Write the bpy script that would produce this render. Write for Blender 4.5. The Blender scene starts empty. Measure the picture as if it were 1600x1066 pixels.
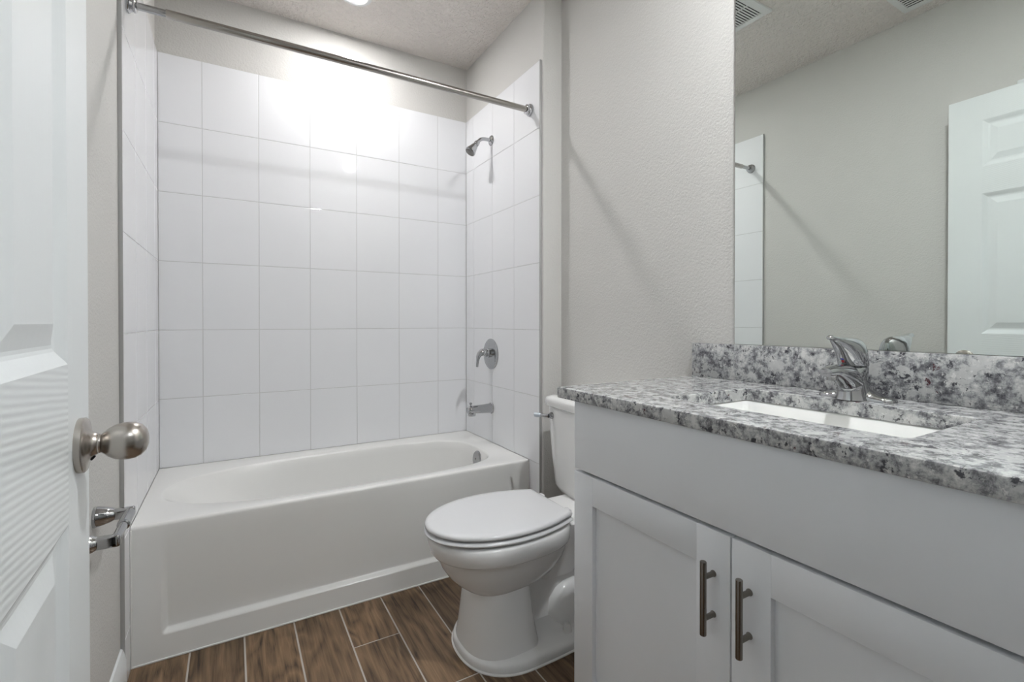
import bpy, bmesh, math
from mathutils import Vector, Matrix
from math import sin, cos, pi, radians, sqrt

S = bpy.context.scene
COL = S.collection

# ------------------------------------------------------------------ key measures (metres)
W, XV, H = 1.4796, 1.5901, 2.589          # tile to tile width, vanity wall, ceiling
ZT, TROW, TCOL = 0.4444, 0.3048, 0.2278   # tub rim, tile row, tile column
DT, DA = 0.7863, 0.699                    # tile front edge, tub apron
YN = -2.515                               # inner face of the wall with the doorway

# ------------------------------------------------------------------ camera
cam_d = bpy.data.cameras.new('camera'); cam = bpy.data.objects.new('camera', cam_d); COL.objects.link(cam)
yaw, pitch = 0.52959, -0.00684
F = Vector((sin(yaw)*cos(pitch), cos(yaw)*cos(pitch), sin(pitch)))
R = Vector((cos(yaw), -sin(yaw), 0)); U = R.cross(F)
M = Matrix((R, U, -F)).transposed().to_4x4(); M.translation = (0.27922, -2.59045, 1.09009)
cam.matrix_world = M
cam_d.sensor_width = 36; cam_d.lens = 746.523/1600*36; cam_d.shift_y = -24.65/1600; cam_d.clip_start = 0.01
S.camera = cam

# ------------------------------------------------------------------ light and exposure
LAMP_ALCOVE, LAMP_ROOM, FILL_HALL = 690.0, 1900.0, 92.0  # the hall value drives an added fill light out of view
wd = bpy.data.worlds.new('world'); S.world = wd; wd.use_nodes = True
wd.node_tree.nodes['Background'].inputs[0].default_value = (0.9, 0.95, 1.0, 1)
wd.node_tree.nodes['Background'].inputs[1].default_value = 0.3
S.view_settings.view_transform = 'Standard'; S.view_settings.look = 'None'
S.view_settings.gamma = 1; S.view_settings.use_curve_mapping = False
S.view_settings.exposure = 0.0

# ------------------------------------------------------------------ materials
def new_mat(name):
    m = bpy.data.materials.new(name); m.use_nodes = True
    return m, m.node_tree, m.node_tree.nodes['Principled BSDF']
def node(nt, t, **kw):
    n = nt.nodes.new(t)
    for k, v in kw.items():
        if k in n.inputs: n.inputs[k].default_value = v
        else: setattr(n, k, v)
    return n
def ramp(nt, pts):
    r = nt.nodes.new('ShaderNodeValToRGB'); e = r.color_ramp.elements
    while len(e) < len(pts): e.new(0.5)
    for q, (p, c) in zip(e, pts):
        q.position = p; q.color = (c, c, c, 1) if not isinstance(c, tuple) else (*c, 1)
    return r
def simple(name, col, rough=0.4, metal=0.0, coat=0.0, spec=0.5):
    m, nt, b = new_mat(name)
    b.inputs['Base Color'].default_value = (*col, 1); b.inputs['Roughness'].default_value = rough
    b.inputs['Metallic'].default_value = metal; b.inputs['Coat Weight'].default_value = coat
    b.inputs['Specular IOR Level'].default_value = spec
    return m
def noise_bump(m, scale, strength, dist, detail=3, vec=None, rough=0.5):
    nt = m.node_tree; b = nt.nodes['Principled BSDF']
    tc = node(nt, 'ShaderNodeTexCoord'); mp = node(nt, 'ShaderNodeMapping')
    if vec: mp.inputs['Scale'].default_value = vec
    n = node(nt, 'ShaderNodeTexNoise', Scale=scale, Detail=detail, Roughness=rough)
    bp = node(nt, 'ShaderNodeBump', Strength=strength, Distance=dist)
    nt.links.new(tc.outputs['Object'], mp.inputs[0]); nt.links.new(mp.outputs[0], n.inputs['Vector'])
    nt.links.new(n.outputs['Fac'], bp.inputs['Height']); nt.links.new(bp.outputs[0], b.inputs['Normal'])
    return n, bp

MAT = {}
MAT['wall'] = simple('wall_paint', (0.645, 0.633, 0.61), 0.62, spec=0.25); noise_bump(MAT['wall'], 150, 0.6, 0.003, 2)
m = simple('ceiling_paint', (0.82, 0.775, 0.735), 0.8, spec=0.15); n, bp = noise_bump(m, 60, 0.8, 0.006, 3)
rp = ramp(m.node_tree, [(0.42, 0.0), (0.58, 1.0)]); m.node_tree.links.new(n.outputs['Fac'], rp.inputs[0]); m.node_tree.links.new(rp.outputs[0], bp.inputs['Height'])
MAT['ceiling'] = m
MAT['tile'] = simple('white_tile', (0.87, 0.875, 0.895), 0.04); noise_bump(MAT['tile'], 7, 0.02, 0.003, 1)
MAT['grout'] = simple('tile_grout', (0.66, 0.66, 0.66), 0.7)
MAT['tub'] = simple('tub_acrylic', (0.82, 0.815, 0.795), 0.2)
MAT['china'] = simple('vitreous_china', (0.83, 0.825, 0.815), 0.06)
MAT['sink'] = simple('sink_china', (0.88, 0.88, 0.86), 0.08)
MAT['seat'] = simple('seat_plastic', (0.72, 0.72, 0.73), 0.16)
MAT['caulk'] = simple('white_caulk', (0.85, 0.84, 0.82), 0.5)
MAT['cab'] = simple('cabinet_paint', (0.85, 0.87, 0.90), 0.36)
MAT['cabdark'] = simple('cabinet_recess', (0.12, 0.12, 0.125), 0.6)
MAT['trimw'] = simple('trim_white', (0.80, 0.82, 0.83), 0.35)
MAT['chrome'] = simple('chrome', (0.46, 0.465, 0.475), 0.05, 1.0)
MAT['nickel'] = simple('brushed_nickel', (0.47, 0.435, 0.40), 0.27, 1.0)
MAT['rod'] = simple('satin_steel', (0.42, 0.40, 0.375), 0.2, 1.0)
MAT['pull'] = simple('dark_nickel', (0.23, 0.21, 0.19), 0.22, 1.0)
MAT['edge'] = simple('grey_edge_trim', (0.43, 0.43, 0.425), 0.45)
MAT['black'] = simple('void_shade_black', (0.015, 0.015, 0.017), 0.8)  # flat black as painted shade for the ducts and the rosette hole
MAT['nozzle'] = simple('nozzle_grey', (0.24, 0.23, 0.22), 0.5)
MAT['vent'] = simple('vent_white', (0.80, 0.81, 0.80), 0.4)
MAT['clearplastic'] = simple('frosted_grey_plastic', (0.62, 0.68, 0.74), 0.25)
MAT['red'] = simple('red_dot', (0.5, 0.02, 0.03), 0.3); MAT['blue'] = simple('blue_dot', (0.02, 0.03, 0.4), 0.3)
m, nt, b = new_mat('mirror_silver'); b.inputs['Base Color'].default_value = (0.80, 0.845, 0.815, 1); b.inputs['Metallic'].default_value = 1; b.inputs['Roughness'].default_value = 0.0
MAT['mirror'] = m
MAT['mirroredge'] = simple('mirror_edge', (0.10, 0.14, 0.13), 0.2)
def lens(name, col, strength):
    m, nt, b = new_mat(name); b.inputs['Base Color'].default_value = (0.9, 0.9, 0.9, 1)
    b.inputs['Emission Color'].default_value = (*col, 1); b.inputs['Emission Strength'].default_value = strength
    return m
MAT['lens_alcove'] = lens('lamp_lens_alcove', (1.0, 0.99, 0.985), LAMP_ALCOVE)
MAT['lens_room'] = lens('lamp_lens_room', (0.96, 0.985, 1.0), LAMP_ROOM)
MAT['fill_hall'] = lens('added_fill_lens_hall', (0.88, 0.95, 1.0), FILL_HALL)  # glow of the added hallway fill

# white door paint with an embossed wood grain, along x (rails) or z (stiles)
def door_mat(name, vec):
    m = simple(name, (0.80, 0.825, 0.83), 0.33)
    nt = m.node_tree; b = nt.nodes['Principled BSDF']
    tc = node(nt, 'ShaderNodeTexCoord'); mp = node(nt, 'ShaderNodeMapping'); mp.inputs['Scale'].default_value = vec
    n0 = node(nt, 'ShaderNodeTexNoise', Scale=1.0, Detail=2.0)
    ad = node(nt, 'ShaderNodeMixRGB', blend_type='LINEAR_LIGHT'); ad.inputs[0].default_value = 0.25
    wv = node(nt, 'ShaderNodeTexWave', Scale=1.0, Distortion=1.5, Detail=1.0); wv.inputs['Detail Scale'].default_value = 0.7
    wv.bands_direction = 'DIAGONAL'
    bp = node(nt, 'ShaderNodeBump', Strength=0.28, Distance=0.0008)
    nt.links.new(tc.outputs['Object'], mp.inputs[0]); nt.links.new(mp.outputs[0], n0.inputs['Vector'])
    nt.links.new(mp.outputs[0], wv.inputs['Vector'])
    nt.links.new(wv.outputs['Fac'], bp.inputs['Height']); nt.links.new(bp.outputs[0], b.inputs['Normal'])
    return m
MAT['door_rail'] = door_mat('door_paint_rail', (9.0, 1.0, 80.0))
MAT['door_stile'] = simple('door_paint_stile', (0.80, 0.825, 0.83), 0.33); noise_bump(MAT['door_stile'], 1.0, 0.12, 0.002, 3, (160, 160, 5))

# granite
m, nt, b = new_mat('granite'); MAT['granite'] = m
tc = node(nt, 'ShaderNodeTexCoord')
def N(scale, detail=6, rough=0.6, dist=0.0, off=0.0):
    mp = node(nt, 'ShaderNodeMapping'); mp.inputs['Location'].default_value = (off, off*1.7, off*0.6)
    n = node(nt, 'ShaderNodeTexNoise', Scale=scale, Detail=detail, Roughness=rough, Distortion=dist)
    nt.links.new(tc.outputs['Object'], mp.inputs[0]); nt.links.new(mp.outputs[0], n.inputs['Vector']); return n
def mix(fac, a, c, mode='MIX'):
    x = node(nt, 'ShaderNodeMixRGB', blend_type=mode)
    for i, v in ((0, fac), (1, a), (2, c)):
        if hasattr(v, 'links') or hasattr(v, 'is_linked'): nt.links.new(v, x.inputs[i])
        elif i == 0: x.inputs[0].default_value = v
        else: x.inputs[i].default_value = (*v, 1)
    return x.outputs[0]
base = ramp(nt, [(0.37, (0.07, 0.07, 0.08)), (0.45, (0.21, 0.21, 0.222)), (0.52, (0.43, 0.435, 0.44)), (0.60, (0.63, 0.63, 0.62))])
nt.links.new(N(36, 9, 0.76, 0.12).outputs['Fac'], base.inputs[0])
blob = ramp(nt, [(0.57, 0.0), (0.60, 0.85)]); nt.links.new(N(20, 4, 0.55, 0.2, 3.1).outputs['Fac'], blob.inputs[0])
c1 = mix(blob.outputs[0], base.outputs[0], (0.56, 0.565, 0.56))
spk = ramp(nt, [(0.575, 0.0), (0.61, 1.0)]); nt.links.new(N(44, 7, 0.72, 0.2, 7.3).outputs['Fac'], spk.inputs[0])
c2 = mix(spk.outputs[0], c1, (0.055, 0.055, 0.065))
wsp = ramp(nt, [(0.60, 0.0), (0.66, 0.8)]); nt.links.new(N(95, 4, 0.65, 0.1, 12.3).outputs['Fac'], wsp.inputs[0])
c3 = mix(wsp.outputs[0], c2, (0.74, 0.735, 0.72))
rd = ramp(nt, [(0.645, 0.0), (0.675, 1.0)]); nt.links.new(N(24, 6, 0.7, 0.3, 21.0).outputs['Fac'], rd.inputs[0])
c4 = mix(rd.outputs[0], c3, (0.070, 0.020, 0.026))
nt.links.new(c4, b.inputs['Base Color']); b.inputs['Roughness'].default_value = 0.10

# wood-look planks: every plank is its own mesh island
m, nt, b = new_mat('wood_plank'); MAT['wood'] = m
tc = node(nt, 'ShaderNodeTexCoord'); geo = node(nt, 'ShaderNodeNewGeometry')
sc_ = node(nt, 'ShaderNodeVectorMath', operation='SCALE'); sc_.inputs[0].default_value = (7.3, 13.1, 4.7)
nt.links.new(geo.outputs['Random Per Island'], sc_.inputs['Scale'])
ad = node(nt, 'ShaderNodeVectorMath', operation='ADD'); nt.links.new(tc.outputs['Object'], ad.inputs[0]); nt.links.new(sc_.outputs[0], ad.inputs[1])
def MP(vec):
    mp = node(nt, 'ShaderNodeMapping'); mp.inputs['Scale'].default_value = vec; nt.links.new(ad.outputs[0], mp.inputs[0]); return mp
g1 = node(nt, 'ShaderNodeTexNoise', Scale=1.0, Detail=6.0, Roughness=0.65, Distortion=0.6); nt.links.new(MP((110, 5, 1)).outputs[0], g1.inputs['Vector'])
g2 = node(nt, 'ShaderNodeTexNoise', Scale=1.0, Detail=2.0, Roughness=0.5, Distortion=0.3); nt.links.new(MP((9, 1.6, 1)).outputs[0], g2.inputs['Vector'])
ml = node(nt, 'ShaderNodeMath', operation='MULTIPLY'); ml.inputs[1].default_value = 9.0; nt.links.new(g2.outputs['Fac'], ml.inputs[0])
pp = node(nt, 'ShaderNodeMath', operation='PINGPONG'); pp.inputs[1].default_value = 0.5; nt.links.new(ml.outputs[0], pp.inputs[0])
a1 = node(nt, 'ShaderNodeMath', operation='MULTIPLY_ADD'); a1.inputs[1].default_value = 0.55; nt.links.new(pp.outputs[0], a1.inputs[0]); nt.links.new(g1.outputs['Fac'], a1.inputs[2])
wr = ramp(nt, [(0.36, (0.030, 0.017, 0.009)), (0.52, (0.115, 0.069, 0.036)), (0.70, (0.185, 0.115, 0.063)), (0.93, (0.27, 0.172, 0.098))])
nt.links.new(a1.outputs[0], wr.inputs[0])
hv = node(nt, 'ShaderNodeHueSaturation'); nt.links.new(wr.outputs[0], hv.inputs['Color'])
mr = node(nt, 'ShaderNodeMapRange'); mr.inputs['To Min'].default_value = 0.8; mr.inputs['To Max'].default_value = 1.35
nt.links.new(geo.outputs['Random Per Island'], mr.inputs['Value']); nt.links.new(mr.outputs[0], hv.inputs['Value'])
nt.links.new(hv.outputs[0], b.inputs['Base Color']); b.inputs['Roughness'].default_value = 0.42
bp = node(nt, 'ShaderNodeBump', Strength=0.15, Distance=0.001); nt.links.new(g1.outputs['Fac'], bp.inputs['Height']); nt.links.new(bp.outputs[0], b.inputs['Normal'])
MAT['floor_grout'] = simple('floor_grout', (0.50, 0.46, 0.42), 0.8)

# ------------------------------------------------------------------ geometry helpers: each returns (verts, faces)
def box(x0, x1, y0, y1, z0, z1, b=0.0, seg=2):
    bm = bmesh.new(); bmesh.ops.create_cube(bm, size=1)
    for v in bm.verts:
        v.co = Vector(((x0+x1)/2 + v.co.x*(x1-x0), (y0+y1)/2 + v.co.y*(y1-y0), (z0+z1)/2 + v.co.z*(z1-z0)))
    if b: bmesh.ops.bevel(bm, geom=bm.edges[:], offset=b, segments=seg, affect='EDGES', profile=0.5)
    return grab(bm)
def grab(bm):
    bmesh.ops.recalc_face_normals(bm, faces=bm.faces[:]); bm.verts.index_update()
    g = ([v.co.copy() for v in bm.verts], [[v.index for v in f.verts] for f in bm.faces]); bm.free(); return g
def loft(rings, cap0=True, cap1=True, closed=True):
    n = len(rings[0]); V = [Vector(p) for r in rings for p in r]; Fs = []
    for i in range(len(rings)-1):
        for j in range(n if closed else n-1):
            k = (j+1) % n; Fs.append([i*n+j, i*n+k, (i+1)*n+k, (i+1)*n+j])
    if cap0: Fs.append(list(range(n))[::-1])
    if cap1: Fs.append([(len(rings)-1)*n+j for j in range(n)])
    return V, Fs
def frame(axis):
    a = Vector(axis).normalized(); t = Vector((0, 0, 1)) if abs(a.z) < 0.9 else Vector((1, 0, 0))
    u = t.cross(a).normalized(); return a, u, a.cross(u)
def lathe(o, axis, prof, n=40):
    a, u, v = frame(axis); o = Vector(o); rings = []
    for r, h in prof:
        rings.append([o + a*h + (u*cos(2*pi*j/n) + v*sin(2*pi*j/n))*max(r, 1e-5) for j in range(n)])
    return loft(rings)
def catmull(P, k=8):
    P = [Vector(p) for p in P]; out = []
    for i in range(len(P)-1):
        p0, p1, p2, p3 = P[max(i-1, 0)], P[i], P[i+1], P[min(i+2, len(P)-1)]
        for s in range(k):
            t = s/k; out.append(0.5*((2*p1)+(p2-p0)*t+(2*p0-5*p1+4*p2-p3)*t*t+(3*p1-p0-3*p2+p3)*t**3))
    out.append(P[-1]); return out
def tube(path, radii, n=20, side=None):
    """path of points, radii one number or (width, height) for each point; side fixes the width direction"""
    P = [Vector(p) for p in path]; rings = []
    if not isinstance(radii, (list, tuple)): radii = [radii]*len(P)
    u = None
    for i, p in enumerate(P):
        t = (P[min(i+1, len(P)-1)] - P[max(i-1, 0)]).normalized()
        if side is not None: u = (Vector(side) - t*Vector(side).dot(t)).normalized()
        elif u is None: u = frame(t)[1]
        else: u = (u - t*u.dot(t)).normalized()
        v = t.cross(u); r = radii[i]; a, b_ = r if isinstance(r, (list, tuple)) else (r, r)
        rings.append([p + u*a*cos(2*pi*j/n) + v*b_*sin(2*pi*j/n) for j in range(n)])
    return loft(rings)
def interp(vals, k=8):
    """spline the radii the same way as the path"""
    vv = [v if isinstance(v, (list, tuple)) else (v, v) for v in vals]
    return [(q.x, q.y) for q in catmull([(a, b_, 0) for a, b_ in vv], k)]
def sgnpow(c, e): return math.copysign(abs(c)**e, c)
def sup(x0, x1, y0, y1, z, n=2.5, N=96):
    xc, yc, a, b_ = (x0+x1)/2, (y0+y1)/2, (x1-x0)/2, (y1-y0)/2
    out = []
    for j in range(N):
        c, s = cos(2*pi*j/N), sin(2*pi*j/N); m = n if c < 0 else n*1.42     # the drain end is squarer than the lounging end
        if c > 0 and s < 0: m = n*1.75
        out.append(Vector((xc + a*sgnpow(c, 2/m), yc + b_*sgnpow(s, 2/m), z)))
    return out
def rect_ring(x0, x1, y0, y1, z, like):
    """points of a rectangle's outline at the same angles as the ring 'like', its corners hit exactly"""
    xc, yc, a, b_ = (x0+x1)/2, (y0+y1)/2, (x1-x0)/2, (y1-y0)/2; out = []
    cx = sum(p.x for p in like)/len(like); cy = sum(p.y for p in like)/len(like)
    for p in like:
        dx, dy = p.x-cx, p.y-cy
        tx = ((x1-cx) if dx > 0 else (x0-cx))/dx if abs(dx) > 1e-9 else 1e9
        ty = ((y1-cy) if dy > 0 else (y0-cy))/dy if abs(dy) > 1e-9 else 1e9
        t = min(tx, ty); out.append(Vector((cx+dx*t, cy+dy*t, z)))
    for X in (x0, x1):
        for Y in (y0, y1):
            k = min(range(len(out)), key=lambda i: (out[i].x-X)**2+(out[i].y-Y)**2); out[k] = Vector((X, Y, z))
    return out
def rrect(x0, x1, y0, y1, z, r, k=6):
    out = []
    for cx, cy, a0 in ((x1-r, y1-r, 0), (x0+r, y1-r, 90), (x0+r, y0+r, 180), (x1-r, y0+r, 270)):
        for i in range(k+1):
            a = radians(a0+90*i/k); out.append(Vector((cx+r*cos(a), cy+r*sin(a), z)))
    return out

# ------------------------------------------------------------------ object helpers
ORIGIN = {}
def thing(name, label, cat, loc=(0, 0, 0), rz=0, group=None, kind=None):
    o = bpy.data.objects.new(name, None); COL.objects.link(o); o.location = loc; o.rotation_euler = (0, 0, rz); o.empty_display_size = 0.05
    ORIGIN[o] = Vector(loc); tag(o, label, cat, group, kind); return o
def tag(o, label=None, cat=None, group=None, kind=None):
    for k, v in (('label', label), ('category', cat), ('group', group), ('kind', kind)):
        if v: o[k] = v
    return o
def obj(name, geos, mat, parent=None, angle=38, smooth=True, local=False, loc=None):
    """one mesh object out of (verts, faces[, material index]) pieces given in world coordinates"""
    if isinstance(geos, tuple): geos = [geos]
    mats = mat if isinstance(mat, (list, tuple)) else [mat]
    org = Vector((0, 0, 0))
    if parent is not None and not local: org = ORIGIN.get(parent, Vector((0, 0, 0)))
    if loc is not None: org = Vector(loc)
    V, Fs, mi = [], [], []
    for g in geos:
        k = len(V); V += [Vector(v) - org for v in g[0]]
        for i, f in enumerate(g[1]):
            Fs.append([k+q for q in f]); mi.append(g[2][i] if len(g) > 2 and isinstance(g[2], list) else (g[2] if len(g) > 2 else 0))
    me = bpy.data.meshes.new(name); me.from_pydata([tuple(v) for v in V], [], Fs)
    for mm in mats: me.materials.append(MAT[mm])
    me.polygons.foreach_set('material_index', mi)
    bm = bmesh.new(); bm.from_mesh(me); bmesh.ops.recalc_face_normals(bm, faces=bm.faces[:]); bm.to_mesh(me); bm.free()
    if smooth:
        me.polygons.foreach_set('use_smooth', [True]*len(me.polygons)); me.set_sharp_from_angle(angle=radians(angle))
    me.update()
    o = bpy.data.objects.new(name, me); COL.objects.link(o)
    if parent is not None:
        o.parent = parent; ORIGIN[o] = ORIGIN.get(parent, Vector((0, 0, 0))) if loc is None else org
    elif loc is not None: o.location = loc; ORIGIN[o] = Vector(loc)
    return o
def struct(name, geos, mat, parent=None, **kw):
    o = obj(name, geos, mat, parent, **kw)
    if parent is None: o['kind'] = 'structure'
    return o

# ================================================================== THE ROOM
LW, RW = -0.010, W + 0.010        # painted wall faces beside the tile
YJ = -0.802                       # where the alcove's right wall ends and steps back
ph = 4.0
def prism(poly, z0, z1):
    return loft([[Vector((x, y, z0)) for x, y in poly], [Vector((x, y, z1)) for x, y in poly]])
# floor: planks 6 inch wide running towards the tub
planks = []; pw = 0.1568; gx = 0.155; L = 0.914; gap = 0.0035
joint = {4: -0.951, 5: -1.263, 2: -1.35, 3: -1.52, 1: -1.2, 6: -1.58, 0: -1.0}
for c in range(-3, 14):
    x0 = gx + pw*(c-1); x1 = x0 + pw
    xa, xb = max(x0, -0.55), min(x1, 2.1)
    if xb - xa < 0.01: continue
    j0 = joint.get(c, -0.7 - 0.31*((c*7) % 3)); y = j0 + 2*L
    while y > -3.95:
        ya, yb = max(y-L, -3.95), min(y, 0.0); y -= L
        if yb <= ya + 0.01: continue
        xs, ys = xa + gap/2, ya + gap/2; xe, ye = xb - gap/2, yb - gap/2; e = 0.0012
        V = [(xs, ys, -0.004), (xe, ys, -0.004), (xe, ye, -0.004), (xs, ye, -0.004), (xs+e, ys+e, 0), (xe-e, ys+e, 0), (xe-e, ye-e, 0), (xs+e, ye-e, 0)]
        planks.append(([Vector(v) for v in V], [[4, 5, 6, 7], [0, 1, 5, 4], [1, 2, 6, 5], [2, 3, 7, 6], [3, 0, 4, 7]], 0))
floor = struct('floor', planks + [(*box(-0.55, 2.1, -3.95, 0.1, -0.06, -0.0012), 1)], ['wood', 'floor_grout'], smooth=False)
ceiling = struct('ceiling', box(-0.55, 2.1, -3.95, 0.12, H, H+0.08), 'ceiling', smooth=False)
wall_back = struct('wall_back', box(-0.11, 1.75, 0.010, 0.12, 0, H), 'wall')
wall_left = struct('wall_left', box(-0.11, LW, YN-0.12, 0.010, 0, H), 'wall')
# right wall with its step and softly rounded corners
def arc(cx, cy, r, a0, a1, k=5): return [(cx+r*cos(radians(a0+(a1-a0)*i/k)), cy+r*sin(radians(a0+(a1-a0)*i/k))) for i in range(k+1)]
poly = [(1.75, 0.010), (RW, 0.010)] + arc(RW+0.008, YJ+0.008, 0.008, 180, 270) + [(XV, YJ), (XV, YN), (1.75, YN)]
wall_right = struct('wall_right', prism(poly, 0, H), 'wall')
# wall with the doorway the camera stands in
OX0, OX1, OZ = 0.128, 0.905, 2.082
wall_near = struct('wall_near', [box(-0.11, OX0, YN-0.115, YN, 0, H), box(OX1, 1.75, YN-0.115, YN, 0, H), box(OX0, OX1, YN-0.115, YN, OZ, H)], 'wall', smooth=False)
struct('wall_hall', [box(-0.55, 2.1, -4.05, -3.95, 0, H), box(-0.65, -0.55, -3.95, YN-0.115, 0, H), box(2.1, 2.2, -3.95, YN-0.115, 0, H),
                     box(-0.55, -0.11, YN-0.115, YN, 0, H), box(1.75, 2.1, YN-0.115, YN, 0, H)], 'wall', smooth=False)
# door jamb and casing
jb = [box(OX0, OX0+0.006, YN-0.115, YN, 0, OZ), box(OX1-0.012, OX1, YN-0.115, YN, 0, OZ), box(OX0+0.006, OX1-0.012, YN-0.115, YN, OZ-0.012, OZ)]
cs = []
for y0, y1 in ((YN, YN+0.014), (YN-0.129, YN-0.115)):
    cs += [box(OX0-0.056, OX0, y0, y1, 0, OZ+0.056, 0.004), box(OX1, OX1+0.056, y0, y1, 0, OZ+0.056, 0.004), box(OX0, OX1, y0, y1, OZ, OZ+0.056, 0.004)]
struct('trim_1', jb + cs, 'trimw')
# casing of a second doorway in the left wall, behind the open door
struct('trim_2', [box(LW, LW+0.014, -1.972, -1.915, 0, 2.118, 0.004), box(LW, LW+0.014, -2.445, -1.972, 2.061, 2.118, 0.004), box(LW, LW+0.014, -2.502, -2.445, 0, 2.118, 0.004)], 'trimw')
struct('door_2', [box(LW, LW+0.004, -2.445, -1.972, 0.010, 2.061)], 'trimw')
# baseboards
def base_prof(face, out, y0, y1):
    pr = [(0, 0), (0.014, 0), (0.014, 0.085), (0.011, 0.095), (0.009, 0.108), (0.005, 0.118), (0, 0.121)]
    return loft([[Vector((face + out*a, y, z)) for a, z in pr] for y in (y0, y1)])
struct('baseboard_left', base_prof(LW, 1, -1.914, -DT-0.003), 'trimw', angle=20)
struct('baseboard_right', base_prof(XV, -1, -1.592, YJ-0.001), 'trimw', angle=20)

# ------------------------------------------------------------------ wall tile
def tile_panel(fmap, us_rows):
    """us_rows: list of (v0, v1, [u cuts]); fmap(u, v, d) with d the height off the wall face"""
    T, G = [], []; g, e, t, gd = 0.0011, 0.0012, 0.010, 0.0089
    for v0, v1, us in us_rows:
        G.append(([fmap(us[0], v0, gd), fmap(us[-1], v0, gd), fmap(us[-1], v1, gd), fmap(us[0], v1, gd)], [[0, 1, 2, 3]], 1))
        for a, b_ in zip(us[:-1], us[1:]):
            A, B, C, D = a+g, b_-g, v0+g, v1-g
            V = [fmap(*p) for p in ((A, C, gd-0.001), (B, C, gd-0.001), (B, D, gd-0.001), (A, D, gd-0.001), (A+e*.4, C+e*.4, t-0.0004), (B-e*.4, C+e*.4, t-0.0004), (B-e*.4, D-e*.4, t-0.0004), (A+e*.4, D-e*.4, t-0.0004),
                                  (A+e, C+e, t), (B-e, C+e, t), (B-e, D-e, t), (A+e, D-e, t))]
            T.append((V, [[8, 9, 10, 11]] + [[i, (i+1) % 4, 4+(i+1) % 4, 4+i] for i in range(4)] + [[4+i, 4+(i+1) % 4, 8+(i+1) % 4, 8+i] for i in range(4)], 0))
    return T + G
rows = [(ZT+k*TROW, ZT+(k+1)*TROW) for k in range(6)]
ub = [0.0] + [0.163+TCOL*j for j in range(6)] + [W]
t = obj('tile_panel', tile_panel(lambda u, v, d: Vector((u, 0.010-d, v)), [(a, b_, ub) for a, b_ in rows]), ['tile', 'grout'], wall_back, smooth=False)
us = [-DT+TCOL*k for k in range(4)] + [0.0]
low = [(0.0, ZT-TROW, [-DT, -DA]), (ZT-TROW, ZT, [-DT, -DA])]
for wl, fm, name in ((wall_left, lambda u, v, d: Vector((LW+d, u, v)), 'left'), (wall_right, lambda u, v, d: Vector((RW-d, u, v)), 'right')):
    obj('tile_panel', tile_panel(fm, low + [(a, b_, us) for a, b_ in rows]), ['tile', 'grout'], wl, smooth=False)
TT = ZT+6*TROW
obj('edge_trim', [box(LW, 0.0008, -DT-0.003, -DT+0.0008, 0, TT+0.001, 0.0006)], 'edge', wall_left)
obj('edge_trim', [box(W-0.0008, RW, -DT-0.003, -DT+0.0008, 0, TT+0.001, 0.0006)], 'edge', wall_right)

# ================================================================== BATHTUB
tub = thing('bathtub', 'white alcove bathtub with recessed apron panel along the tiled back wall', 'bathtub', (W/2, -DA/2, 0))
c0 = 0.0008
b0 = sup(0.045, 1.374, -0.656, -0.094, ZT, 2.35, 144)
rr = 0.011
deck0 = rect_ring(c0, W-c0, -DA+rr, -c0, ZT, b0)
tb = [deck0, b0,
      sup(0.052, 1.368, -0.651, -0.099, ZT-0.002, 2.35, 144), sup(0.060, 1.363, -0.647, -0.103, ZT-0.008, 2.35, 144),
      sup(0.115, 1.355, -0.640, -0.110, ZT-0.045, 2.4, 144),
      sup(0.215, 1.345, -0.626, -0.124, ZT-0.13, 2.5, 144), sup(0.30, 1.332, -0.608, -0.142, 0.21, 2.6, 144), sup(0.355, 1.318, -0.59, -0.16, 0.14, 2.6, 144),
      sup(0.40, 1.295, -0.565, -0.185, 0.108, 2.6, 144), sup(0.46, 1.25, -0.53, -0.22, 0.097, 2.5, 144), sup(0.7, 1.1, -0.42, -0.33, 0.092, 2.3, 144)]
deck = loft(tb, cap0=False, cap1=True)
def sst(a, b_, x):
    t = min(max((x-a)/(b_-a), 0), 1); return t*t*(3-2*t)
xs = sorted(set([c0 + (W-2*c0)*i/70 for i in range(71)] + [0.06+0.0025*i for i in range(24)] + [W-0.06-0.0025*i for i in range(24)]))
zs = sorted(set([0.0 + (ZT-rr)*i/40 for i in range(41)] + [0.06+0.002*i for i in range(24)]), reverse=True)
rowsA = []
for k in range(6):
    a = radians(90*k/5); rowsA.append([Vector((x, -DA+rr-rr*sin(a), ZT-rr+rr*cos(a))) for x in xs])
for z in zs[1:]:
    r = []
    for x in xs:
        zl = 0.080
        k = sst(0.078, 0.096, x)*sst(W-0.02, W-0.34, x)*sst(zl, zl+0.015, z)
        d = 0.020*k*min(max((0.40-z)/0.30, 0), 1)
        r.append(Vector((x, -DA+d, z)))
    rowsA.append(r)
obj('basin', [deck], 'tub', tub, angle=50)
obj('apron', [loft(rowsA, False, False, closed=False)], 'tub', tub, angle=50)
obj('caulk_bead', [box(0.0, W, -DA-0.004, -DA+0.002, 0, 0.006, 0.002), box(0.0, 0.005, -DA-0.003, -DA+0.002, 0.004, ZT-0.01, 0.0015), box(W-0.005, W, -DA-0.003, -DA+0.002, 0.004, ZT-0.01, 0.0015)], 'caulk', tub)
ox = 1.352
ov = obj('overflow_plate', [lathe((ox+0.004, -0.405, 0.392), (-1, 0, 0.10), [(0.0, 0.0), (0.041, 0.0), (0.041, 0.005), (0.037, 0.010), (0.022, 0.0125), (0.0, 0.013)], 36)], 'chrome', tub); ov['label'] = 'chrome overflow plate'
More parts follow.
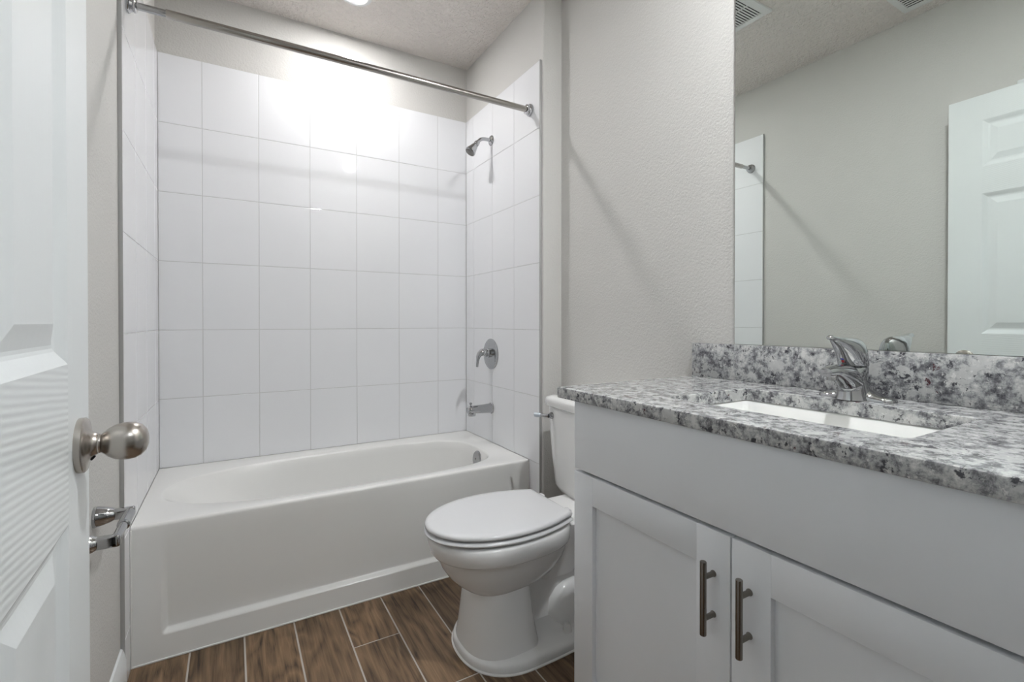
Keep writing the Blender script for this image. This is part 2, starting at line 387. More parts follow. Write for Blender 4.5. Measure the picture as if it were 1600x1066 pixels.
obj('overflow_screw', [lathe((ox-0.008, -0.405, 0.394), (-1, 0, 0.10), [(0.0, 0), (0.005, 0), (0.004, 0.003), (0, 0.003)], 16), box(ox-0.0095, ox-0.006, -0.415, -0.395, 0.368, 0.373, 0.001)], 'nozzle', ov)
dr = obj('drain', [lathe((1.20, -0.375, 0.094), (0, 0, 1), [(0.0, 0), (0.034, 0.0), (0.033, 0.004), (0.022, 0.005), (0.02, 0.012), (0.0, 0.014)], 30)], 'chrome', tub); dr['label'] = 'chrome drain'

# ------------------------------------------------------------------ shower fittings on the right tiled wall
YS = -0.322
sh = thing('wall_shower', 'chrome shower head on a short bent arm high on the right tile wall', 'shower head', (W, YS, 2.061))
obj('escutcheon', [lathe((W, YS, 2.061), (-1, 0, 0), [(0.0, 0), (0.027, 0), (0.027, 0.003), (0.022, 0.008), (0.012, 0.012), (0.0, 0.012)], 32)], 'chrome', sh)
ap = catmull([(W-0.004, YS, 2.061), (W-0.035, YS, 2.062), (W-0.062, YS, 2.056), (W-0.080, YS, 2.040), (W-0.092, YS, 2.026)], 6)
obj('shower_arm', [tube(ap, 0.0095, 18)], 'chrome', sh)
hd = Vector((-0.60, 0, -0.80)).normalized(); ho = Vector((W-0.084, YS, 2.034))
hb = obj('head_body', [lathe(ho, hd, [(0.0, -0.004), (0.012, -0.004), (0.0145, 0.002), (0.0145, 0.012), (0.012, 0.016), (0.016, 0.022), (0.0185, 0.03), (0.021, 0.040), (0.0265, 0.058), (0.0285, 0.064), (0.0285, 0.070), (0.026, 0.073), (0.0, 0.0715)], 40)], 'chrome', sh)
obj('spray_face', [lathe(ho, hd, [(0.0, 0.071), (0.0245, 0.0715), (0.0245, 0.0738), (0.012, 0.0738), (0.011, 0.0755), (0.0, 0.0755)], 36)], 'nozzle', hb)
YV, ZV = -0.318, 0.918
va = thing('shower_valve', 'round chrome valve plate with a curved lever on the right tile wall', 'shower valve', (W, YV, ZV))
obj('valve_plate', [lathe((W, YV, ZV), (-1, 0, 0), [(0, 0), (0.082, 0), (0.082, 0.003), (0.078, 0.0065), (0.066, 0.0095), (0.03, 0.012), (0, 0.012)], 56)], 'chrome', va)
obj('valve_stem', [lathe((W-0.010, YV, ZV+0.006), (-1, 0, 0), [(0, 0), (0.024, 0), (0.024, 0.014), (0.021, 0.016), (0.021, 0.030), (0, 0.030)], 32)], 'chrome', va)
lp = catmull([(W-0.036, YV, ZV+0.010), (W-0.056, YV, ZV+0.010), (W-0.074, YV, ZV-0.006), (W-0.081, YV, ZV-0.036), (W-0.084, YV, ZV-0.066)], 7)
obj('lever', [tube(lp, interp([(0.020, 0.020), (0.020, 0.018), (0.015, 0.012), (0.010, 0.007), (0.009, 0.005)], 7), 22, side=(0, 1, 0)),
              lathe((W-0.036, YV, ZV+0.010), (-1, 0, 0), [(0, -0.004), (0.021, -0.004), (0.022, 0.004), (0.020, 0.014), (0.012, 0.026), (0, 0.029)], 30)], 'chrome', va)
ZS = 0.628
sp = thing('tub_spout', 'chrome tub spout with diverter knob above the tub on the right tile wall', 'tub spout', (W, YS, ZS))
pth = catmull([(W, YS, ZS), (W-0.05, YS, ZS), (W-0.095, YS, ZS+0.001), (W-0.125, YS, ZS-0.001), (W-0.142, YS, ZS-0.004)], 6)
rad = interp([(0.027, 0.026), (0.0255, 0.023), (0.024, 0.022), (0.0225, 0.0215), (0.016, 0.016)], 6)
obj('spout_body', [tube(pth, rad, 28, side=(0, 1, 0)), lathe((W-0.117, YS, ZS-0.010), (0, 0, -1), [(0, 0), (0.0215, 0), (0.0215, 0.016), (0.0195, 0.021), (0.017, 0.021), (0.016, 0.012), (0, 0.012)], 30),
                   lathe((W, YS, ZS), (-1, 0, 0), [(0, 0), (0.030, 0), (0.030, 0.003), (0.027, 0.006), (0, 0.006)], 32)], 'chrome', sp)
obj('diverter_knob', [lathe((W-0.124, YS, ZS+0.018), (0, 0, 1), [(0, 0), (0.004, 0), (0.004, 0.010), (0.0085, 0.012), (0.0085, 0.018), (0.005, 0.021), (0, 0.021)], 20)], 'chrome', sp)

# ------------------------------------------------------------------ curtain rod
YR, ZR = -0.709, 2.075
rod = thing('shower_curtain_rod', 'bare steel shower curtain rod spanning the tub alcove', 'curtain rod', (W/2, YR, ZR))
obj('rod_tube', [lathe((0.10, YR, ZR), (1, 0, 0), [(0.0, 0), (0.0132, 0), (0.0137, 0.002), (0.0137, W-0.118), (0.0, W-0.118)], 28)], 'rod', rod)
obj('inner_tube', [lathe((0.012, YR, ZR), (1, 0, 0), [(0, 0), (0.0112, 0), (0.0112, 0.11), (0, 0.11)], 24)], 'chrome', rod)
fp = [(0, 0), (0.027, 0), (0.028, 0.002), (0.027, 0.007), (0.022, 0.010), (0.020, 0.016), (0.022, 0.018), (0.022, 0.023), (0.017, 0.026), (0, 0.026)]
obj('flange', [lathe((0.0, YR, ZR), (1, 0, 0), fp, 32)], 'chrome', rod)
obj('flange', [lathe((W, YR, ZR), (-1, 0, 0), fp, 32)], 'chrome', rod)

# ================================================================== TOILET
YT = -1.159
toi = thing('toilet', 'white two piece toilet with closed lid between the tub and vanity', 'toilet', (1.2, YT, 0))
def egg(xf, xm, xb, hw, z, n=2.0, nb=2.6, N=72):
    out = []
    for j in range(N):
        t = 2*pi*j/N; c, s = cos(t), sin(t)
        if c > 0: out.append(Vector((xm - (xm-xf)*abs(c)**(2/n), YT + hw*sgnpow(s, 2/n), z)))
        else: out.append(Vector((xm + (xb-xm)*abs(c)**(2/nb), YT + hw*sgnpow(s, 2/nb), z)))
    return out
bowl = loft([egg(0.835, 1.05, 1.30, 0.168, 0.4035, 2.05), egg(0.824, 1.05, 1.31, 0.180, 0.401, 2.05), egg(0.819, 1.05, 1.315, 0.185, 0.394, 2.05), egg(0.819, 1.05, 1.315, 0.186, 0.380, 2.05),
             egg(0.826, 1.05, 1.315, 0.183, 0.350, 2.05), egg(0.831, 1.05, 1.315, 0.178, 0.343, 2.05), egg(0.845, 1.05, 1.31, 0.166, 0.339, 2.05), egg(0.850, 1.05, 1.308, 0.161, 0.325, 2.05),
             egg(0.862, 1.05, 1.30, 0.152, 0.295, 2.05), egg(0.882, 1.05, 1.285, 0.139, 0.265, 2.1), egg(0.905, 1.05, 1.26, 0.125, 0.240, 2.1),
             egg(0.928, 1.05, 1.22, 0.111, 0.222, 2.2), egg(0.95, 1.05, 1.17, 0.095, 0.208, 2.2), egg(0.98, 1.05, 1.12, 0.07, 0.195, 2.2)])
skirt = loft([egg(0.957, 1.06, 1.135, 0.110, 0.250, 2.3, 5), egg(0.943, 1.06, 1.138, 0.113, 0.205, 2.3, 5), egg(0.937, 1.06, 1.143, 0.120, 0.15, 2.3, 5), egg(0.932, 1.06, 1.150, 0.131, 0.09, 2.35, 5),
              egg(0.927, 1.06, 1.158, 0.142, 0.04, 2.4, 5), egg(0.922, 1.06, 1.162, 0.149, 0.020, 2.4, 5), egg(0.922, 1.06, 1.162, 0.149, 0.003, 2.4, 5)])
flange = loft([egg(0.918, 1.10, 1.46, 0.178, 0.0, 2.3, 3), egg(0.915, 1.10, 1.462, 0.180, 0.008, 2.3, 3), egg(0.916, 1.10, 1.46, 0.178, 0.021, 2.3, 3), egg(0.920, 1.10, 1.455, 0.173, 0.029, 2.3, 3),
               egg(0.930, 1.10, 1.445, 0.158, 0.034, 2.35, 3), egg(0.96, 1.10, 1.42, 0.115, 0.042, 2.35, 3), egg(0.99, 1.10, 1.40, 0.08, 0.075, 2.35, 3)])
core = loft([egg(1.0, 1.18, 1.42, 0.085, 0.02, 3, 3), egg(1.0, 1.18, 1.42, 0.062, 0.12, 3, 3), egg(1.0, 1.2, 1.45, 0.065, 0.24, 3, 3), egg(1.05, 1.25, 1.50, 0.10, 0.33, 3, 3)])
back = loft([rrect(1.18, 1.36, YT-0.075, YT+0.075, 0.20, 0.05), rrect(1.18, 1.43, YT-0.085, YT+0.085, 0.27, 0.05), rrect(1.18, 1.50, YT-0.105, YT+0.105, 0.335, 0.04), rrect(1.19, 1.55, YT-0.118, YT+0.118, 0.378, 0.03),
             rrect(1.19, 1.555, YT-0.120, YT+0.120, 0.390, 0.028), rrect(1.20, 1.55, YT-0.114, YT+0.114, 0.397, 0.025)])
trap = [loft([egg(1.195, 1.30, 1.43, 0.116, 0.030, 2.2, 2.4), egg(1.202, 1.30, 1.425, 0.113, 0.080, 2.2, 2.4), egg(1.218, 1.305, 1.412, 0.105, 0.125, 2.2, 2.4), egg(1.240, 1.31, 1.39, 0.090, 0.155, 2.2, 2.4), egg(1.268, 1.315, 1.36, 0.066, 0.172, 2.2, 2.4), egg(1.295, 1.315, 1.335, 0.03, 0.178, 2.2, 2.4)])]
obj('bowl', [bowl, skirt, flange, core, back] + trap, 'china', toi, angle=45)
cau = loft([egg(0.911, 1.10, 1.466, 0.184, 0.0, 2.3, 3), egg(0.911, 1.10, 1.466, 0.184, 0.003, 2.3, 3), egg(0.917, 1.10, 1.46, 0.178, 0.006, 2.3, 3)])
obj('caulk_bead', [cau], 'caulk', toi)
for s in (-1, 1):
    obj('bolt_cap', [lathe((1.262, YT+s*0.126, 0.030), (0, 0, 1), [(0, 0), (0.0165, 0), (0.0155, 0.006), (0.0115, 0.028), (0.0095, 0.033), (0, 0.034)], 24)], 'china', toi)
def seat_outline(o, z, N=60):
    """lid outline: round front, straight narrower back"""
    xm, xt, xb, hw = 1.065, 0.806+o, 1.283-o, 0.1835-o; out = []
    for j in range(N+1):
        t = -pi/2 + pi*j/N; out.append(Vector((xm-(xm-xt)*cos(t)**(2/2.05), YT+hw*sgnpow(sin(t), 2/2.05), z)))
    for j in range(1, 13):
        x = xm+(xb-xm)*j/12; out.append(Vector((x, YT+hw-0.052*((x-xm)/(xb-xm))**2, z)))
    for j in range(12, 0, -1):
        x = xm+(xb-xm)*j/12; out.append(Vector((x, YT-hw+0.052*((x-xm)/(xb-xm))**2, z)))
    return out
def hole(z): return [Vector((1.05+(p.x-1.05)*0.60, YT+(p.y-YT)*0.58, z)) for p in seat_outline(0, z)]
sr = [hole(0.4115), seat_outline(0.010, 0.4095), seat_outline(0.002, 0.411), seat_outline(-0.001, 0.416), seat_outline(0.001, 0.4200), seat_outline(0.006, 0.4230), hole(0.4225), hole(0.4115)]
obj('seat', [loft(sr, False, False)], 'seat', toi)
lr = [seat_outline(0.012, 0.4285), seat_outline(0.005, 0.4288), seat_outline(0.002, 0.431), seat_outline(0.002, 0.437), seat_outline(0.005, 0.4415), seat_outline(0.012, 0.4438), seat_outline(0.03, 0.4452), seat_outline(0.09, 0.446)]
obj('lid', [loft(lr)], 'seat', toi, angle=60)
for s in (-1, 1):
    obj('hinge', [box(1.272, 1.306, YT+s*0.082-0.016, YT+s*0.082+0.016, 0.402, 0.434, 0.008, 3)], 'seat', toi)
for s in (-1, 1):
    obj('bumper', [box(0.98, 1.005, YT+s*0.145-0.006, YT+s*0.145+0.006, 0.404, 0.412, 0.002)], 'seat', toi)
    obj('bumper', [box(0.95, 0.97, YT+s*0.125-0.005, YT+s*0.125+0.005, 0.423, 0.430, 0.002)], 'seat', toi)
def tank_ring(x0, x1, hw, z, bow=0.018, r=0.035, N=14):
    out = []
    k = 20
    for i in range(k+1):                    # bowed front, from far side to near side
        s = 1-2*i/k; e = abs(s)
        out.append(Vector((x0 + bow*s*s + r*max(0, (e-0.86)/0.14)**2.2, YT+hw*s, z)))
    return out + rrect(x0, x1, YT-hw, YT+hw, z, 0.02)[21:] + [Vector((x1, YT-hw+0.02, z)), Vector((x1, YT+hw-0.02, z))] + rrect(x0, x1, YT-hw, YT+hw, z, 0.02)[1:7]
tank = loft([tank_ring(1.440, 1.560, 0.175, 0.388), tank_ring(1.424, 1.570, 0.193, 0.400), tank_ring(1.416, 1.574, 0.202, 0.42), tank_ring(1.404, 1.578, 0.212, 0.55), tank_ring(1.394, 1.580, 0.222, 0.735), tank_ring(1.396, 1.579, 0.220, 0.742)])
obj('tank', [tank], 'china', toi, angle=50)
tl = loft([tank_ring(1.392, 1.580, 0.224, 0.744), tank_ring(1.385, 1.5815, 0.231, 0.748), tank_ring(1.383, 1.582, 0.233, 0.760), tank_ring(1.383, 1.582, 0.233, 0.772), tank_ring(1.387, 1.581, 0.229, 0.781), tank_ring(1.398, 1.576, 0.218, 0.7855), tank_ring(1.43, 1.56, 0.18, 0.787)])
obj('tank_lid', [tl], 'china', toi, angle=50)
lv = obj('flush_lever', [lathe((1.409, -0.990, 0.708), (-1, 0, 0), [(0, 0), (0.014, 0), (0.0145, 0.006), (0.011, 0.012), (0.009, 0.020), (0, 0.021)], 24),
                         tube(catmull([(1.388, -0.990, 0.708), (1.380, -0.975, 0.708), (1.374, -0.955, 0.707)], 5), interp([0.008, 0.007, 0.006], 5), 16)], 'chrome', toi); lv['label'] = 'chrome flush lever'
obj('lever_paddle', [tube(catmull([(1.375, -0.958, 0.707), (1.369, -0.942, 0.706), (1.364, -0.924, 0.705)], 5), interp([(0.006, 0.006), (0.009, 0.006), (0.009, 0.005)], 5), 18, side=(0, 0, 1))], 'clearplastic', lv)

# ================================================================== VANITY
CF, CY0, CY1 = 1.0520, -1.593, -2.507     # door faces, ends of the cabinet
vc = thing('vanity_cabinet', 'white shaker vanity cabinet with two doors under the granite countertop', 'vanity cabinet', (1.32, (CY0+CY1)/2, 0))
obj('cabinet_body', [box(CF+0.020, XV-0.003, CY1, CY1+0.018, 0.0, 0.8845), box(CF+0.020, XV-0.003, CY0-0.018, CY0, 0.0, 0.8845, 0.001), box(CF+0.021, CF+0.038, CY1, CY0-0.0005, 0.105, 0.884), box(CF+0.021, XV-0.003, CY1+0.018, CY0-0.018, 0.105, 0.122)], 'cab', vc)
obj('toe_kick', [box(CF+0.075, CF+0.09, CY1+0.018, CY0-0.018, 0.0, 0.105)], 'cab', vc)
obj('drawer_front', [box(CF, CF+0.0195, CY1+0.003, CY0-0.001, 0.7095, 0.8835, 0.0018)], 'cab', vc)
def shaker(y0, y1, z0, z1):
    """five piece door: raised stiles and rails around a recessed flat panel (y0 < y1)"""
    s = 0.0725; x0, x1 = CF, CF+0.0195; b_ = 0.0011
    g = [box(x0, x1, y0, y0+s, z0, z1, b_), box(x0, x1, y1-s, y1, z0, z1, b_), box(x0+0.0004, x1, y0+s-0.001, y1-s+0.001, z1-s, z1, b_), box(x0+0.0004, x1, y0+s-0.001, y1-s+0.001, z0, z0+s, b_),
         box(x0+0.0125, x1-0.001, y0+s-0.004, y1-s+0.004, z0+s-0.004, z1-s+0.004)]
    return g
ym = (CY0+CY1)/2
def pull(y, z0, z1):
    x = CF-0.029
    g = [lathe((x, y, z0), (0, 0, 1), [(0, 0), (0.0052, 0), (0.006, 0.001), (0.006, z1-z0-0.001), (0.0052, z1-z0), (0, z1-z0)], 22)]
    for z in (z0+0.030, z1-0.030): g.append(lathe((CF, y, z), (-1, 0, 0), [(0, 0), (0.0062, 0), (0.0062, 0.001), (0.0048, 0.003), (0.0048, 0.029), (0, 0.029)], 18))
    return g
d1 = obj('door', shaker(ym+0.0015, CY0-0.001, 0.115, 0.7020), 'cab', vc)
d2 = obj('door', shaker(CY1+0.003, ym-0.0015, 0.115, 0.7020), 'cab', vc)
for d, y in ((d1, ym+0.036), (d2, ym-0.036)):
    h = obj('handle', pull(y, 0.515, 0.651), 'pull', d); h['label'] = 'dark nickel bar handle'
# countertop with a cut-out
CX0, CX1, CYA, CYB, ZC = 1.0325, XV-0.001, -1.545, -2.513, 0.9164
SX0, SX1, SYA, SYB = 1.148, 1.440, -2.276, -1.822
def ring_in(o, z, r): return rrect(SX0-o, SX1+o, SYA-o, SYB+o, z, r, 10)
hr = ring_in(0, ZC, 0.014)
e = 0.004
top = loft([rect_ring(CX0+e, CX1, CYB, CYA-e, ZC, hr), ring_in(0.0015, ZC, 0.015), ring_in(0, ZC-0.0015, 0.014), ring_in(0, ZC-0.0295, 0.014), rect_ring(CX0+e, CX1, CYB, CYA-e, ZC-0.0295, hr),
            rect_ring(CX0+0.001, CX1, CYB, CYA-0.001, ZC-0.0285, hr), rect_ring(CX0, CX1, CYB, CYA, ZC-0.026, hr), rect_ring(CX0, CX1, CYB, CYA, ZC-e, hr), rect_ring(CX0+0.001, CX1, CYB, CYA-0.001, ZC-0.0012, hr), rect_ring(CX0+e, CX1, CYB, CYA-e, ZC, hr)], False, False)
tag(obj('countertop', [top], 'granite', loc=(1.31, -2.03, ZC)), 'grey speckled granite countertop with a sink cut-out on the white vanity', 'countertop')
ZB = 1.0229
tag(obj('backsplash', [box(XV-0.021, XV-0.001, CYB, CYA, ZC+0.0003, ZB, 0.0015)], 'granite', loc=(XV-0.01, -2.03, ZC)), 'low granite backsplash standing along the wall under the mirror', 'backsplash')
sk = thing('bathroom_sink', 'white rectangular undermount sink set into the granite countertop', 'sink', (1.294, -2.049, 0.77))
zz = ZC-0.030
sr = [ring_in(0.03, zz-0.012, 0.045), ring_in(0.03, zz, 0.045), ring_in(0.004, zz, 0.02), ring_in(0.0, zz-0.004, 0.02), ring_in(-0.010, zz-0.04, 0.024), ring_in(-0.028, zz-0.09, 0.032), ring_in(-0.042, zz-0.112, 0.045), ring_in(-0.070, zz-0.122, 0.05), ring_in(-0.12, zz-0.127, 0.025)]
obj('sink_bowl', [loft(sr, False, True)], 'sink', sk, angle=50)
sd = obj('drain', [lathe((1.294, -2.049, zz-0.1268), (0, 0, 1), [(0, 0), (0.023, 0), (0.022, 0.003), (0.016, 0.003), (0.015, 0.008), (0, 0.009)], 28)], 'chrome', sk); sd['label'] = 'chrome drain'

# faucet
FX, FY = 1.502, -2.050
fa = thing('sink_faucet', 'chrome single handle faucet on the countertop behind the sink', 'faucet', (FX, FY, ZC))
rg = []; K = 40
for i in range(K+1):
    s = -1+2*i/K; y = 0.078*s; a = abs(s)
    d = 0.0275*(1-a**6)**0.5*(1-0.12*a) if a < 1 else 0.0005
    h = (0.0135+0.030*math.exp(-(abs(y)/0.026)**2))*(1-a**5)**0.5 if a < 1 else 0.0005
    rg.append([Vector((FX - max(d, 0.0006)*cos(pi*j/18), FY+y, ZC+0.0004+max(h, 0.0006)*sin(pi*j/18)**0.8)) for j in range(19)])
wings = loft(rg)
def ell(cx, rx, ry, z, N=36): return [Vector((cx+rx*cos(2*pi*j/N), FY+ry*sin(2*pi*j/N), z)) for j in range(N)]
bodyf = loft([ell(1.490, 0.043, 0.034, ZC+0.001), ell(1.490, 0.040, 0.031, ZC+0.010), ell(1.489, 0.037, 0.0285, ZC+0.024), ell(1.486, 0.038, 0.0275, ZC+0.038), ell(1.480, 0.044, 0.028, ZC+0.052), ell(1.481, 0.043, 0.0285, ZC+0.062), ell(1.486, 0.037, 0.0275, ZC+0.070), ell(1.488, 0.034, 0.0265, ZC+0.0735)])
sptp = catmull([(1.500, FY, ZC+0.036), (1.465, FY, ZC+0.050), (1.430, FY, ZC+0.061), (1.396, FY, ZC+0.067), (1.370, FY, ZC+0.066)], 7)
spt = tube(sptp, interp([(0.028, 0.034), (0.027, 0.029), (0.024, 0.020), (0.020, 0.013), (0.013, 0.009)], 7), 28, side=(0, 1, 0))
obj('faucet_body', [wings, bodyf, spt], 'chrome', fa, angle=55)
obj('aerator', [lathe((1.391, FY, ZC+0.064), (0, 0, -1), [(0, 0), (0.0155, 0), (0.0155, 0.006), (0.0135, 0.008), (0.0135, 0.015), (0.011, 0.0155), (0.010, 0.012), (0, 0.012)], 28)], 'chrome', fa)
hnd = loft([ell(1.491, 0.031, 0.0265, ZC+0.0745), ell(1.488, 0.034, 0.0285, ZC+0.078), ell(1.484, 0.038, 0.0285, ZC+0.092), ell(1.477, 0.045, 0.0275, ZC+0.108), ell(1.468, 0.053, 0.0245, ZC+0.122), ell(1.457, 0.058, 0.0195, ZC+0.131), ell(1.444, 0.055, 0.0125, ZC+0.137), ell(1.428, 0.042, 0.006, ZC+0.140)])
tip = tube(catmull([(1.43, FY, ZC+0.130), (1.405, FY, ZC+0.137), (1.388, FY, ZC+0.140), (1.381, FY, ZC+0.139)], 5), interp([(0.016, 0.007), (0.010, 0.006), (0.008, 0.0055), (0.003, 0.002)], 5), 20, side=(0, 1, 0))
hn = obj('handle', [hnd, tip], 'chrome', fa, angle=55)
obj('temperature_dot', [lathe((1.4475, FY+0.003, ZC+0.094), (-1, 0, -0.35), [(0, 0), (0.0042, 0), (0.0042, 0.0018), (0, 0.0022)], 16)], 'blue', hn)
obj('temperature_dot', [lathe((1.4505, FY+0.0035, ZC+0.087), (-1, 0, -0.35), [(0, 0), (0.0030, 0), (0.0030, 0.0018), (0, 0.0022)], 16)], 'red', hn)

# mirror
MY0, MY1, MZ0, MZ1 = -2.500, -1.688, ZB+0.0012, 2.10
g1 = ([Vector(p) for p in ((XV-0.0065, MY0, MZ0), (XV-0.0065, MY1, MZ0), (XV-0.0065, MY1, MZ1), (XV-0.0065, MY0, MZ1))], [[0, 1, 2, 3]], 0)
mr_ = thing('wall_mirror', 'large frameless wall mirror standing on the granite backsplash', 'mirror', (XV, (MY0+MY1)/2, MZ0))
obj('mirror_glass', [g1, (*box(XV-0.006, XV-0.0005, MY0, MY1, MZ0, MZ1), 1)], ['mirror', 'mirroredge'], mr_, smooth=False)

# ================================================================== DOOR (open, beside the left wall)
LW_, TH = 0.762, 0.035
a2 = radians(2.0)
hx, hy = 0.107 + LW_*sin(a2), -1.724 - LW_*cos(a2)
door = thing('door_1', 'white six panel door standing open beside the left wall', 'door', (hx, hy, 0), pi/2 + a2, kind='structure')
ZD = 2.064
xc = [0.0, 0.113, 0.333, 0.429, 0.649, LW_]; zc = [0.010, 0.235, 0.850, 1.040, 1.641, 1.757, 1.955, ZD]
def leaf_face(y, out):
    g = []; 
    for i in range(5):
        for k in range(7):
            P = [(xc[i], zc[k]), (xc[i+1], zc[k]), (xc[i+1], zc[k+1]), (xc[i], zc[k+1])]
            if i in (1, 3) and k in (1, 3, 5):
                rings = []
                for ins, dp in ((0, 0), (0.004, 0.0018), (0.010, 0.0055), (0.016, 0.0085), (0.020, 0.0095), (0.024, 0.0095), (0.030, 0.0082), (0.045, 0.0035), (0.048, 0.0028)):
                    x0, x1, z0, z1 = P[0][0]+ins, P[1][0]-ins, P[0][1]+ins, P[2][1]-ins
                    rings.append([Vector((x, y - out*dp, z)) for x, z in ((x0, z0), (x1, z0), (x1, z1), (x0, z1))])
                g.append((*loft(rings, False, True), 1))
            else:
                rail = (k in (0, 2, 4, 6)) and i in (1, 2, 3)
                g.append(([Vector((x, y, z)) for x, z in P], [[0, 1, 2, 3]], 0 if rail else 1))
    return g
edges = [([Vector(p) for p in ((0, 0, 0.010), (LW_, 0, 0.010), (LW_, TH, 0.010), (0, TH, 0.010), (0, 0, ZD), (LW_, 0, ZD), (LW_, TH, ZD), (0, TH, ZD))], [[0, 1, 2, 3], [4, 5, 6, 7], [1, 2, 6, 5], [3, 0, 4, 7]], 1)]
obj('door_leaf', leaf_face(0.0, -1) + leaf_face(TH, 1) + edges, ['door_rail', 'door_stile'], door, local=True, angle=12)
kx, kz = LW_-0.060, 0.932
rose = obj('door_knob', [lathe((kx, 0, kz), (0, -1, 0), [(0, 0.018), (0.0118, 0.018), (0.0124, 0.0205), (0.0118, 0.0222), (0.0135, 0.0242), (0.018, 0.029), (0.0222, 0.036), (0.0243, 0.044), (0.0247, 0.050), (0.0238, 0.057), (0.0205, 0.064), (0.014, 0.0695), (0.007, 0.0717), (0, 0.0722)], 48)], 'nickel', door, local=True)
rose['label'] = 'brushed nickel egg shaped door knob'
obj('rosette', [lathe((kx, 0, kz), (0, -1, 0), [(0, 0), (0.0345, 0), (0.035, 0.0015), (0.0348, 0.0065), (0.0325, 0.0085), (0.024, 0.0102), (0.0175, 0.0125), (0.0145, 0.0155), (0.0135, 0.0188), (0, 0.0188)], 48)], 'nickel', rose, local=True)
obj('rosette_hole_shade', [lathe((kx+0.004, -0.0118, kz-0.0175), (0.1, -0.75, -0.65), [(0, 0), (0.0035, 0), (0.0035, 0.003), (0, 0.003)], 14)], 'black', rose, local=True)  # solid black plug; the hole's shade is only its colour
obj('latch_plate', [box(LW_-0.0005, LW_+0.0012, 0.005, 0.030, kz-0.028, kz+0.028, 0.0004)], 'nickel', door, local=True)
for z in (0.2, 1.04, 1.86):
    obj('hinge', [lathe((-0.003, -0.006, z), (0, 0, 1), [(0, 0), (0.0055, 0), (0.0055, 0.089), (0, 0.089)], 14), box(-0.003, 0.0, -0.006, 0.028, z, z+0.089)], 'nickel', door, local=True)

# ------------------------------------------------------------------ toilet paper holder on the left wall
ZP = 0.620
tp = thing('toilet_paper_holder', 'empty chrome toilet paper holder on the left wall beside the door edge', 'toilet paper holder', (LW, -1.185, ZP))
for y in (-1.275, -1.095):
    s = 1 if y < -1.2 else -1
    obj('post', [lathe((LW, y, ZP), (1, 0, 0), [(0, 0), (0.024, 0), (0.025, 0.003), (0.024, 0.008), (0.021, 0.020), (0.0165, 0.034), (0.0125, 0.041), (0, 0.041)], 32),
                 box(0.024, 0.070, y-0.0095, y+0.0095, ZP-0.013, ZP+0.013, 0.006, 4)], 'chrome', tp)
obj('roller', [lathe((0.060, -1.2655, ZP), (0, 1, 0), [(0, 0), (0.006, 0), (0.006, 0.004), (0.0095, 0.006), (0.0095, 0.080), (0.0125, 0.082), (0.013, 0.085), (0.013, 0.156), (0.010, 0.158), (0.006, 0.158), (0.006, 0.161), (0, 0.161)], 28)], 'chrome', tp)

# ================================================================== CEILING FITTINGS
def lamp(x, y, mat, label, r=0.048, drop=0.006):
    t = thing('ceiling_light', label, 'ceiling light', (x, y, H))
    obj('trim_ring', [lathe((x, y, H), (0, 0, -1), [(r, 0.0), (r+0.022, 0.0), (r+0.022, 0.003), (r+0.012, drop), (r+0.002, drop+0.001), (r, drop)], 48)], 'vent', t)
    obj('lamp_lens', [lathe((x, y, H), (0, 0, -1), [(0, 0.0), (r, 0.0), (r, drop-0.002), (r*0.7, drop), (0, drop+0.0005)], 40)], mat, t)
    return t
lamp(0.775, -0.325, 'lens_alcove', 'round lit ceiling light above the bathtub')
lamp(1.262, -2.19, 'lens_room', 'round ceiling light above the vanity near the mirror')
lamp(0.75, -3.25, 'fill_hall', 'unseen round fill light added in the hallway behind the doorway', 0.14, 0.05)  # added fill out of view, brightens the room through the doorway
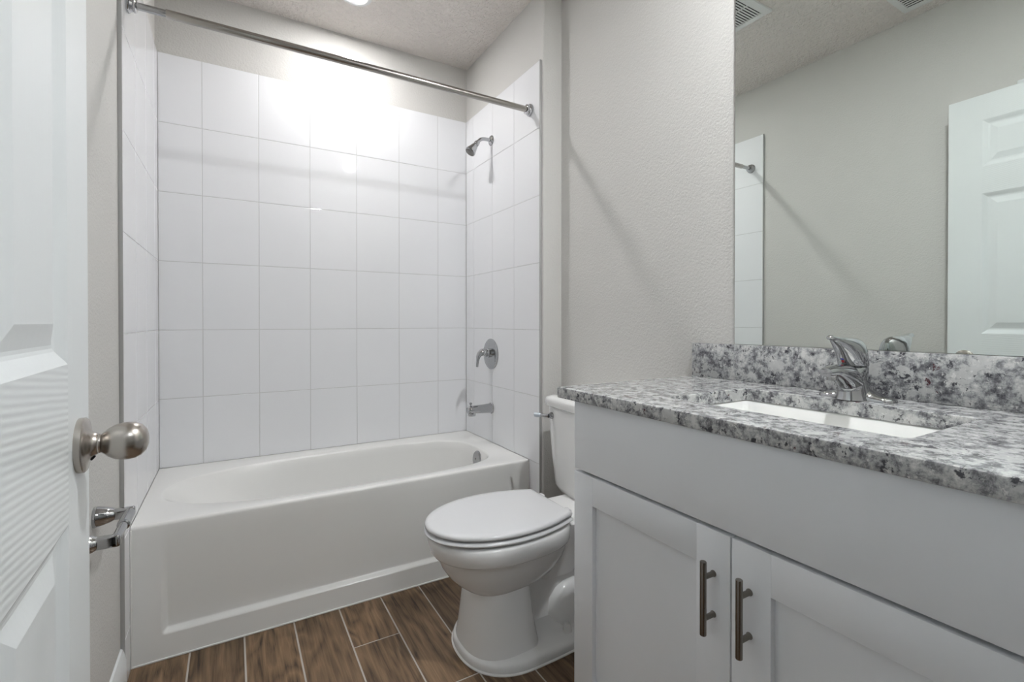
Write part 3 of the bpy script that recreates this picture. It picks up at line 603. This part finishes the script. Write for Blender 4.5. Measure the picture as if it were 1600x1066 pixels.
# exhaust fan grille and supply register (seen in the mirror)
fx0, fx1, fy0, fy1 = 0.652, 0.932, -1.238, -0.958
fan = thing('exhaust_fan_grille', 'square white exhaust fan grille with dark slots on the ceiling', 'vent', ((fx0+fx1)/2, (fy0+fy1)/2, H))
fg = [box(fx0, fx1, fy0, fy0+0.038, H-0.012, H-0.0005, 0.003), box(fx0, fx1, fy1-0.038, fy1, H-0.012, H-0.0005, 0.003), box(fx0, fx0+0.030, fy0+0.036, fy1-0.036, H-0.012, H-0.0005, 0.003), box(fx1-0.030, fx1, fy0+0.036, fy1-0.036, H-0.012, H-0.0005, 0.003),
      box((fx0+fx1)/2-0.004, (fx0+fx1)/2+0.004, fy0+0.036, fy1-0.036, H-0.0115, H-0.0090)]
obj('grille_frame', fg, 'vent', fan)
obj('slats', [box(fx0+0.028, fx1-0.028, fy0+0.036+0.0136*i+0.007, fy0+0.036+0.0136*i+0.0136, H-0.0115, H-0.0095) for i in range(15)], 'vent', fan)
obj('duct_shade_sheet', [box(fx0+0.02, fx1-0.02, fy0+0.02, fy1-0.02, H-0.0022, H-0.0012)], 'black', fan)  # black sheet painted as the shade behind the slats
rx0, rx1, ry0, ry1 = 0.078, 0.270, -1.850, -1.546
rg_ = thing('air_supply_register', 'white air supply register with louvres on the ceiling by the left wall', 'vent', ((rx0+rx1)/2, (ry0+ry1)/2, H))
f4 = 0.026
obj('register_frame', [box(rx0, rx1, ry0, ry0+f4, H-0.009, H-0.0005, 0.003), box(rx0, rx1, ry1-f4, ry1, H-0.009, H-0.0005, 0.003), box(rx0, rx0+f4, ry0+f4-0.002, ry1-f4+0.002, H-0.009, H-0.0005, 0.003), box(rx1-f4, rx1, ry0+f4-0.002, ry1-f4+0.002, H-0.009, H-0.0005, 0.003)], 'vent', rg_)
lou = []
for i in range(7):
    x = rx0+f4+0.004+i*0.0195
    V = [Vector(p) for p in ((x, ry0+f4, H-0.008), (x+0.008, ry0+f4, H-0.0065), (x+0.008, ry1-f4, H-0.0065), (x, ry1-f4, H-0.008), (x+0.001, ry0+f4, H-0.009), (x+0.009, ry0+f4, H-0.0075), (x+0.009, ry1-f4, H-0.0075), (x+0.001, ry1-f4, H-0.009))]
    lou.append((V, [[0, 1, 2, 3], [4, 5, 6, 7], [0, 1, 5, 4], [1, 2, 6, 5], [2, 3, 7, 6], [3, 0, 4, 7]]))
obj('louvres', lou, 'vent', rg_, smooth=False)
obj('duct_shade_sheet', [box(rx0+0.012, rx1-0.012, ry0+0.012, ry1-0.012, H-0.0022, H-0.0012)], 'black', rg_)  # black sheet; shade between the louvres is put into its colour
